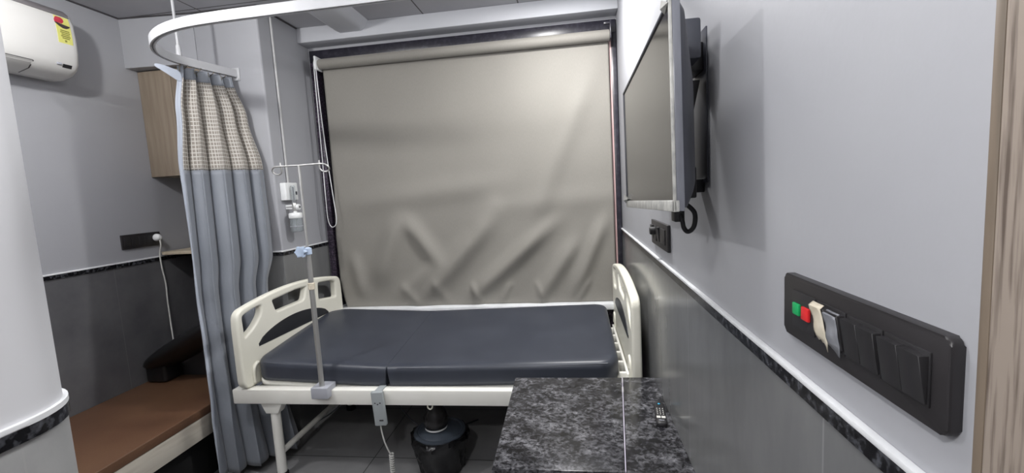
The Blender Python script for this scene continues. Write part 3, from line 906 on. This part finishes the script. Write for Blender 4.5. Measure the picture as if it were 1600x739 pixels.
# wooden cabinet in the niche above, and the shelf under it
cab = empty('wall_cabinet', (-2.47, 2.9, 1.78), 'oak laminate wall cabinet set high in the niche behind the curtain', 'cabinet')
bx('carcass', (XL + 0.001, NX - 0.001, 2.71, YW - 0.062, 1.782, 2.472), M['cab_wood'], cab)
xm = (XL + NX) / 2
bx('door', (XL + 0.002, xm - 0.0015, 2.692, 2.709, 1.782, 2.468), M['cab_wood'], cab, 0.0015)
bx('door', (xm + 0.0015, NX - 0.002, 2.692, 2.709, 1.782, 2.468), M['cab_wood'], cab, 0.0015)
sh = empty('niche_shelf', (-2.47, 2.9, 1.25), 'shelf with pale wooden edge across the niche above the couch end', 'shelf')
bx('board', (XL + 0.016, NX - 0.001, 2.69, YW - 0.07, 1.255, 1.275), M['shelf_wood'], sh, 0.001)
bx('edge_strip', (XL + 0.016, NX - 0.001, 2.672, 2.69, 1.254, 1.276), M['shelf_wood'], sh, 0.002)

# ------------------------------------------------------------------ air conditioner
ac = empty('air_conditioner', (-2.7, 1.75, 2.27), 'white split air conditioner with yellow energy label high on the left wall', 'air conditioner')
prof = [(XL, 2.30), (XL, 2.635), (-2.665, 2.635), (-2.632, 2.628), (-2.612, 2.61), (-2.600, 2.57), (-2.595, 2.50), (-2.596, 2.42), (-2.604, 2.36), (-2.622, 2.325), (-2.655, 2.300), (-2.72, 2.283), (-2.77, 2.285)]
bm = bmesh.new(); rings = []
cxp, czp = -2.70, 2.46
for y, s in ((1.33, 0.90), (1.335, 0.96), (1.35, 1.0), (2.145, 1.0), (2.165, 0.985), (2.177, 0.955), (2.182, 0.91)):
    rings.append([Vector((XL + (p[0] - XL) * (1 if s == 1 else s), y, czp + (p[1] - czp) * s)) for p in prof])
loft(bm, rings); acb = finish('shell', bm, M['ac_white'], ac, angle=35)


def ac_front(z):
    pts = [(2.325, -2.622), (2.36, -2.604), (2.42, -2.596), (2.50, -2.595), (2.57, -2.600), (2.61, -2.612), (2.628, -2.632)]
    for (z0, x0), (z1, x1) in zip(pts, pts[1:]):
        if z0 <= z <= z1: return x0 + (x1 - x0) * (z - z0) / (z1 - z0)
    return -2.6


def ac_patch(name, mat, y0, y1, z0, z1, off=0.0012, n=6, parent=ac, shape=None):
    bm = bmesh.new(); rows = []
    if shape is None:
        for k in range(n + 1):
            z = z0 + (z1 - z0) * k / n; rows.append(((y0, z), (y1, z)))
    else: rows = shape
    A = [(bm.verts.new((ac_front(a[1]) + off, a[0], a[1])), bm.verts.new((ac_front(b[1]) + off, b[0], b[1])), bm.verts.new((ac_front(a[1]) - 0.004, a[0], a[1])), bm.verts.new((ac_front(b[1]) - 0.004, b[0], b[1]))) for a, b in rows]
    for p, q in zip(A, A[1:]):
        bm.faces.new((p[0], p[1], q[1], q[0])); bm.faces.new((p[0], q[0], q[2], p[2])); bm.faces.new((p[1], p[3], q[3], q[1]))
    bm.faces.new((A[0][0], A[0][2], A[0][3], A[0][1])); bm.faces.new((A[-1][0], A[-1][1], A[-1][3], A[-1][2]))
    return finish(name, bm, mat, parent)


bm = bmesh.new(); prism(bm, [(-2.640, 2.6368), (-2.628, 2.6295), (-2.6085, 2.6115), (-2.604, 2.596), (-2.612, 2.594), (-2.65, 2.62)], 1.36, 2.155, 'Y', 0.001)
finish('top_grille', bm, M['ac_grey'], ac)
lab = ac_patch('energy_label', M['label_yellow'], 2.082, 2.150, 2.455, 2.592)
ac_patch('label_head', M['label_red'], 2.084, 2.125, 2.565, 2.592, 0.002, parent=lab, shape=[((2.079, 2.556), (2.112, 2.556)), ((2.078, 2.568), (2.122, 2.568)), ((2.084, 2.580), (2.122, 2.580)), ((2.092, 2.588), (2.114, 2.588))])
ac_patch('label_dial', M['label_black'], 0, 0, 0, 0, 0.0026, parent=lab, shape=[((2.112, 2.533), (2.128, 2.533)), ((2.096, 2.540), (2.142, 2.541)), ((2.084, 2.549), (2.149, 2.549)), ((2.078, 2.557), (2.112, 2.553))])
bm = bmesh.new()
for k, (ya, yb) in enumerate(((2.098, 2.140), (2.096, 2.142), (2.100, 2.138), (2.097, 2.141), (2.102, 2.136))):
    z = 2.520 - k * 0.0095; x = ac_front(z); box(bm, x - 0.003, x + 0.0020, ya, yb, z - 0.0028, z + 0.0028)
z = 2.468; x = ac_front(z); box(bm, x - 0.003, x + 0.002, 2.112, 2.122, z - 0.005, z + 0.005)
finish('label_text', bm, M['label_ink'], lab)
ac_patch('display_window', M['black'], 2.098, 2.140, 2.333, 2.350, 0.0015)
bm = bmesh.new(); box(bm, -2.612, -2.603, 2.068, 2.088, 2.342, 2.352, 0.001); finish('brand_mark', bm, M['grey_plastic'], ac)
# louver flap on the lower front
bm = bmesh.new()
q = [(-2.618, 2.334), (-2.652, 2.3035), (-2.714, 2.287)]
prism(bm, [(q[0][0] + 0.004, q[0][1] - 0.001), (q[1][0] + 0.003, q[1][1] - 0.004), (q[2][0], q[2][1] - 0.004), (q[2][0], q[2][1] + 0.003), (q[1][0], q[1][1] + 0.003), (q[0][0] - 0.004, q[0][1] + 0.002)], 1.38, 1.965, 'Y', 0.0015)
finish('louver_flap', bm, M['ac_white'], ac)
bm = bmesh.new(); prism(bm, [(q[0][0] + 0.0022, q[0][1] + 0.004), (q[0][0] + 0.0028, q[0][1] + 0.0005), (q[0][0] - 0.006, q[0][1] + 0.0005), (q[0][0] - 0.006, q[0][1] + 0.004)], 1.38, 1.968, 'Y')
prism(bm, [(q[0][0] + 0.003, q[0][1]), (q[1][0] + 0.002, q[1][1] - 0.003), (q[2][0], q[2][1] - 0.003), (q[2][0], q[2][1] + 0.003), (q[1][0], q[1][1] + 0.003)], 1.966, 1.971, 'Y')
finish('flap_gap', bm, M['locker'], ac)

# black socket plate and plugged lead on the left wall
sp = empty('socket_plate', (XL, 2.54, 1.37), 'black socket plate on the left wall above the couch', 'socket plate')
bx('plate', (XL, XL + 0.012, 2.42, 2.685, 1.325, 1.416), M['black_plate'], sp, 0.003)
for k in range(5):
    y = 2.432 + k * 0.048
    if k < 3: bx('module', (XL + 0.012, XL + 0.015, y, y + 0.044, 1.343, 1.398), M['switch'], sp, 0.001)
    elif k == 3: bx('socket_face', (XL + 0.012, XL + 0.015, y, y + 0.092, 1.343, 1.398), M['switch'], sp, 0.001)
pl = empty('plug_lead', (XL + 0.02, 2.645, 1.37), 'white three pin plug with long white lead hanging from the left wall socket', 'plug')
lt('plug_body', [(0.0, 0.016), (0.022, 0.016), (0.025, 0.022), (0.022, 0.042), (0.012, 0.054), (0.0, 0.056)], (XL, 2.645, 1.378), M['white_plastic'], pl, 'X', 18)
tb('lead', smooth_pts([(XL + 0.046, 2.645, 1.366), (XL + 0.044, 2.648, 1.32), (XL + 0.026, 2.65, 1.27), (XL + 0.024, 2.652, 1.18), (XL + 0.020, 2.668, 1.06), (XL + 0.020, 2.664, 0.95), (XL + 0.022, 2.662, 0.85), (XL + 0.03, 2.655, 0.74), (XL + 0.04, 2.648, 0.62)], 6), 0.0048, M['cord'], pl, 8)

# ------------------------------------------------------------------ oxygen outlet on the pillar side
pp = tag(tb('gas_pipe', [(PX + 0.009, 2.78, 1.67), (PX + 0.009, 2.78, CEIL)], 0.0075, M['pipe'], None, 12), 'thin grey gas pipe running down the pillar side to the oxygen outlet', 'pipe')
ox = empty('oxygen_outlet', (PX, 2.81, 1.62), 'white oxygen outlet box with flow meter and bottle on the pillar side', 'oxygen outlet')
bx('outlet_box', (PX, PX + 0.042, 2.700, 2.83, 1.575, 1.69), M['white_plastic'], ox, 0.006)
bx('outlet_emblem', (PX + 0.0415, PX + 0.0435, 2.795, 2.818, 1.61, 1.632), M['tv_black'], ox, 0.0005)
fx, fy = PX + 0.062, 2.745
bm = bmesh.new(); lathe(bm, [(0.0, 1.555), (0.014, 1.555), (0.014, 1.665), (0.010, 1.672), (0.0, 1.672)], (fx, fy, 0), 'Z', 18); finish('flow_tube', bm, M['clear'], ox)
bx('flow_mount', (PX + 0.0005, fx - 0.01, fy - 0.008, fy + 0.008, 1.515, 1.545), M['white_plastic'], ox, 0.003)
tb('flow_scale', [(fx, fy, 1.56), (fx, fy, 1.66)], 0.005, M['tv_side'], ox, 8)
bm = bmesh.new(); lathe(bm, [(0.0, 1.50), (0.012, 1.50), (0.016, 1.51), (0.016, 1.545), (0.012, 1.556), (0.0, 1.556)], (fx, fy, 0), 'Z', 18); tube(bm, [(PX + 0.005, fy, 1.53), (fx + 0.02, fy, 1.53)], 0.010, 12)
finish('valve_body', bm, M['steel'], ox)
lt('valve_knob', [(0.0, 0.0), (0.018, 0.0), (0.02, 0.003), (0.018, 0.018), (0.0, 0.02)], (fx + 0.016, fy, 1.528), M['white_plastic'], ox, 'X', 18)
lt('valve_dot', [(0.0, 0.020), (0.008, 0.020), (0.008, 0.0215), (0.0, 0.0215)], (fx + 0.016, fy, 1.528), M['tv_black'], ox, 'X', 12)
lt('bottle_cap', [(0.0, 1.455), (0.040, 1.455), (0.043, 1.46), (0.043, 1.484), (0.038, 1.49), (0.012, 1.493), (0.012, 1.502), (0.0, 1.502)], (fx, fy, 0), M['white_plastic'], ox)
bm = bmesh.new(); lathe(bm, [(0.0, 1.365), (0.034, 1.365), (0.039, 1.37), (0.039, 1.455), (0.036, 1.455), (0.036, 1.373), (0.0, 1.369)], (fx, fy, 0), 'Z', 24); finish('humidifier_bottle', bm, M['clear'], ox)
tb('dip_tube', [(fx, fy, 1.38), (fx, fy, 1.456)], 0.004, M['white_plastic'], ox, 8)
lt('label_marks', [(0.0392, 1.40), (0.0397, 1.40), (0.0397, 1.404), (0.0392, 1.404)], (fx, fy, 0), M['grey_plastic'], ox)

# ------------------------------------------------------------------ television on the right wall
tv = empty('television', (0.25, 1.25, 1.5), 'flat television with dull screen and film covered edges on the right wall', 'television')
TVX, TY0, TY1, TZ0, TZ1 = 0.196, 0.885, 1.632, 1.488, 1.885
tm = Matrix.Translation((TVX, (TY0 + TY1) / 2, (TZ0 + TZ1) / 2)) @ Matrix.Rotation(math.radians(-1.9), 4, 'X')
hy, hz = (TY1 - TY0) / 2, (TZ1 - TZ0) / 2


def tvb(name, dims, mat, parent=tv, bev=0.002):
    bm = bmesh.new(); box(bm, *dims, bev=bev); bm.transform(tm); return finish(name, bm, mat, parent)


tvb('screen', (-0.001, 0.004, -hy + 0.008, hy - 0.006, -hz + 0.022, hz - 0.006), M['screen'], bev=0)
bm = bmesh.new()
box(bm, -0.004, 0.010, -hy, hy, hz - 0.007, hz, 0.001); box(bm, -0.004, 0.010, hy - 0.007, hy, -hz, hz, 0.001)
bm.transform(tm); finish('bezel', bm, M['tv_black'], tv)
bm = bmesh.new(); box(bm, -0.005, 0.0005, -hy, -hy + 0.008, -hz, hz, 0.001); box(bm, -0.005, 0.006, -hy, hy, -hz, -hz + 0.022, 0.002)
bm.transform(tm); o = finish('film_edge', bm, M['film'], tv); o['label'] = 'crumpled pale protective film'
bm = bmesh.new()
for (y, z, s) in ((hy - 0.02, -hz + 0.028, 0.02), (-hy + 0.02, hz - 0.012, 0.013)):
    bm = bmesh.new()
    v = [bm.verts.new(p) for p in ((-0.006, y - s * 1.6, z), (-0.014, y, z + s), (-0.005, y + s, z + s * 0.6), (-0.016, y + s * 0.2, z - s * 0.2), (-0.006, y + s, z - s * 0.7), (0.004, y, z))]
    for f in ((0, 1, 3), (1, 2, 3), (2, 4, 3), (4, 0, 3), (0, 5, 1), (1, 5, 2), (2, 5, 4), (4, 5, 0)): bm.faces.new([v[i] for i in f])
    bm.transform(tm); finish('film_scrap', bm, M['film'], tv, smooth=False)
tvb('side_shell', (0.0005, 0.016, -hy + 0.001, hy - 0.001, -hz + 0.001, hz - 0.001), M['tv_side'])
bm = bmesh.new()
rg = []
for x, iy, iz0, iz1 in ((0.016, 0.001, 0.0, 0.0), (0.026, 0.010, 0.006, 0.012), (0.052, 0.075, 0.03, 0.09), (0.062, 0.10, 0.045, 0.12)):
    rg.append([Vector((x, p[0], p[1])) for p in round_rect(-hy + 0.002 + iy, hy - 0.002 - iy, -hz + 0.002 + iz0, hz - 0.002 - iz1, 0.02, 4)])
loft(bm, rg); bm.transform(tm); finish('rear_shell', bm, M['tv_black'], tv)
# wall mount
mt_ = empty('television_mount', (XR, 1.2, 1.7), 'dark bracket holding the television off the right wall', 'bracket')
bx('upper_box', (0.259, 0.305, 1.095, 1.24, 1.832, 1.922), M['tv_black'], mt_, 0.006)
bx('wall_plate', (XR - 0.004, XR, 1.19, 1.33, 1.55, 1.93), M['tv_black'], mt_, 0.001)
bx('wall_bar', (0.305, XR - 0.004, 1.21, 1.30, 1.83, 1.90), M['black'], mt_, 0.003)
bm = bmesh.new(); prism(bm, [(0.262, 1.806), (0.330, 1.806), (0.285, 1.60), (0.268, 1.58)], 1.20, 1.235, 'Y', 0.002); finish('arm', bm, M['black'], mt_)
bx('lower_box', (0.266, 0.300, 1.13, 1.27, 1.515, 1.590), M['black'], mt_, 0.004)
bx('lower_stud', (0.300, XR, 1.225, 1.265, 1.525, 1.560), M['black'], mt_, 0.003)
# power lead loop below the set
ld = empty('television_lead', (0.27, 1.2, 1.44), 'black power lead looped below the television', 'cable')
tb('loop', smooth_pts([(0.272, 1.22, 1.500), (0.280, 1.20, 1.46), (0.286, 1.205, 1.436), (0.298, 1.21, 1.425), (0.310, 1.20, 1.44), (0.309, 1.19, 1.475), (0.285, 1.18, 1.500)], 6), 0.006, M['rubber'], ld, 10)
bx('plug', (0.262, 0.288, 1.20, 1.24, 1.452, 1.492), M['black'], ld, 0.004)


def rocker(parent, y0, y1, z0, z1, xf, tilt=0.5, name='rocker_switch'):
    """a rocker standing off the plate at its upper edge"""
    bm = bmesh.new()
    prism(bm, [(xf - 0.0095, z1), (xf - 0.0022, z0), (xf, z0), (xf, z1)], y0, y1, 'Y', 0.0008)
    return finish(name, bm, M['switch'], parent)


# small black switch plate under the television
sw = empty('switch_plate', (XR, 1.8, 1.35), 'small black switch plate on the right wall below the television', 'switch plate')
bx('plate', (XR - 0.012, XR, 1.645, 1.965, 1.302, 1.402), M['black_plate'], sw, 0.003)
xf = XR - 0.012
rocker(sw, 1.90, 1.945, 1.325, 1.382, xf); bx('socket_face', (xf - 0.004, xf, 1.84, 1.89, 1.322, 1.384), M['switch'], sw, 0.001)
lt('plug_pin', [(0.0, -0.02), (0.014, -0.02), (0.016, -0.016), (0.016, 0.0), (0.0, 0.0)], (xf - 0.004, 1.865, 1.362), M['rubber'], sw, 'X', 14)
rocker(sw, 1.785, 1.828, 1.325, 1.382, xf); bx('blank_module', (xf - 0.003, xf, 1.68, 1.77, 1.325, 1.382), M['switch'], sw, 0.001)

# the large nurse-call / light switch plate
bp = empty('light_switch_plate', (XR, 0.6, 1.36), 'long black light switch plate with green and red buttons near the door casing', 'switch plate')
bm = bmesh.new(); prism(bm, round_rect(0.4365, 0.756, 1.3085, 1.4045, 0.008, 5), XR, XR - 0.012, 'X', 0.003); finish('plate', bm, M['black_plate'], bp)
xf = XR - 0.012
for nm, y0, y1 in (('module', 0.661, 0.724), ('module', 0.591, 0.6545), ('module', 0.524, 0.5875), ('module', 0.457, 0.5205)):
    bm = bmesh.new(); box(bm, xf - 0.0022, xf, y0, y1, 1.328, 1.3835, 0.0008); finish(nm, bm, M['switch'], bp)
xq = xf - 0.0022
o = bx('green_button', (xq - 0.0045, xq, 0.6975, 0.7165, 1.348, 1.3660), M['green'], bp, 0.0015); o['label'] = 'green button'
o = bx('red_button', (xq - 0.0045, xq, 0.6705, 0.6905, 1.3465, 1.3660), M['red'], bp, 0.0015); o['label'] = 'red button'
for y0, y1, z0, z1 in ((0.623, 0.6535, 1.334, 1.3795), (0.592, 0.6222, 1.334, 1.3795), (0.556, 0.5862, 1.332, 1.3795), (0.5252, 0.5554, 1.332, 1.3795), (0.4890, 0.5192, 1.331, 1.3795), (0.4582, 0.4884, 1.331, 1.3795)):
    rocker(bp, y0, y1, z0, z1, xq)


def tape(name, mat, y0, y1, zt, zb, xo, lab, slant=0.0, rag=0.004):
    bm = bmesh.new(); rows = []; random.seed(len(name) + int(y0 * 1000))
    n = 10
    for k in range(n + 1):
        t = k / n; z = zt + (zb - zt) * t
        # follow the rocker: over its lip, then down its sloping face
        d = 0.0102 - 0.0072 * t + 0.0005 * math.sin(k * 1.1)
        if k == 0: d = 0.004
        row = []
        for i in range(7):
            s = i / 6; y = y1 + (y0 - y1) * s - slant * t
            zz = z + (random.uniform(-rag, rag) if k == n else 0) - (0.008 * s if k == n else 0)
            row.append(bm.verts.new((xq - d - 0.0006 * math.sin(3 * s + k) - xo, y + 0.0005 * math.sin(k * 0.9), zz)))
        rows.append(row)
    for a, b2 in zip(rows, rows[1:]):
        for i in range(6): bm.faces.new((a[i], a[i + 1], b2[i + 1], b2[i]))
    o = finish(name, bm, mat, bp, angle=60); o['label'] = lab
    s = o.modifiers.new('thick', 'SOLIDIFY'); s.thickness = 0.0008


tape('cream_tape', M['tape_cream'], 0.628, 0.655, 1.3835, 1.333, 0.001, 'torn cream masking tape', slant=0.008)
tape('grey_tape', M['tape_grey'], 0.594, 0.621, 1.381, 1.333, 0.0005, 'grey tape over a switch', rag=0.001)

# ------------------------------------------------------------------ bedside locker and wall ledge with granite tops
lk = empty('bedside_locker', (-0.05, 1.7, 0), 'bedside locker with speckled black granite top in front of the bed', 'cabinet')
bm = bmesh.new(); prism(bm, [(-0.304, 2.035), (-0.294, 1.335), (0.128, 1.335), (0.194, 2.035)], 0.637, 0.665, 'Z', 0.003); finish('granite_top', bm, M['granite'], lk)
bm = bmesh.new(); box(bm, -0.27, 0.12, 1.40, 2.0, 0.08, 0.637, 0.003); finish('carcass', bm, M['locker'], lk)
d_ = bx('door', (-0.262, 0.112, 1.382, 1.399, 0.09, 0.62), M['locker'], lk, 0.002)
tb('handle', [(0.07, 1.372, 0.34), (0.07, 1.366, 0.35), (0.07, 1.366, 0.45), (0.07, 1.372, 0.46)], 0.005, M['steel'], d_, 8)
for lx in (-0.25, 0.10):
    for ly in (1.42, 1.98): lt('foot', [(0.0, 0.0), (0.018, 0.0), (0.022, 0.01), (0.022, 0.08), (0.0, 0.08)], (lx, ly, 0), M['rubber'], lk)
lg_ = empty('wall_ledge', (0.25, 1.7, 0.637), 'narrow granite ledge between the locker top and the right wall', 'ledge')
xw = XR - TT
bm = bmesh.new(); prism(bm, [(0.2005, 2.035), (0.1345, 1.335), (0.1345, 1.20), (xw, 1.20), (xw, 2.035)], 0.637, 0.666, 'Z', 0.002); finish('granite_slab', bm, M['granite'], lg_)
bm = bmesh.new(); prism(bm, [(0.1950, 2.035), (0.1290, 1.335), (0.1325, 1.335), (0.1995, 2.035)], 0.637, 0.6675, 'Z', 0.0008); o = finish('lit_edge', bm, M['strip'], lg_); o['label'] = 'pale strip painting the light on the ledge edge'  # pale colour paints the light caught by the raised slab edge
bx('support_panel', (0.225, xw, 1.30, 2.0, 0.0, 0.637), M['locker'], lg_, 0.002)

# television remote on the ledge
rm = empty('television_remote', (0.305, 1.68, 0.666), 'small black television remote lying on the granite ledge by the wall', 'remote control')
rmat = Matrix.Translation((0.3005, 1.682, 0.6665)) @ Matrix.Rotation(math.radians(-6.0), 4, 'Z')
bm = bmesh.new(); rg = []
for z, i in ((0.0, 0.003), (0.003, 0.0), (0.013, 0.0), (0.017, 0.003), (0.018, 0.006)):
    rg.append([Vector((p[0], p[1], z)) for p in round_rect(-0.0195 + i, 0.0195 - i, -0.082 + i, 0.082 - i, 0.012, 5)])
loft(bm, rg); bm.transform(rmat); finish('case', bm, M['switch'], rm)


def rkey(name, x0, x1, y0, y1, mat):
    bm = bmesh.new(); box(bm, x0, x1, y0, y1, 0.0175, 0.0195, 0.0006); bm.transform(rmat); return finish(name, bm, mat, rm)


bm = bmesh.new(); lathe(bm, [(0.0, 0.017), (0.0045, 0.017), (0.0045, 0.0195), (0.0, 0.0198)], (0, 0.062, 0), 'Z', 14); bm.transform(rmat); finish('power_key', bm, M['key_blue'], rm)
for r in range(4):
    for c in (-1, 0, 1): rkey('small_key', c * 0.0105 - 0.0022, c * 0.0105 + 0.0022, 0.022 - r * 0.014, 0.0255 - r * 0.014, M['key_white'])
rkey('wide_key', -0.016, -0.0015, -0.048, -0.034, M['key_white']); rkey('wide_key', 0.0015, 0.016, -0.048, -0.034, M['key_white'])
rkey('maker_mark', -0.010, 0.010, -0.066, -0.0625, M['grey_plastic'])
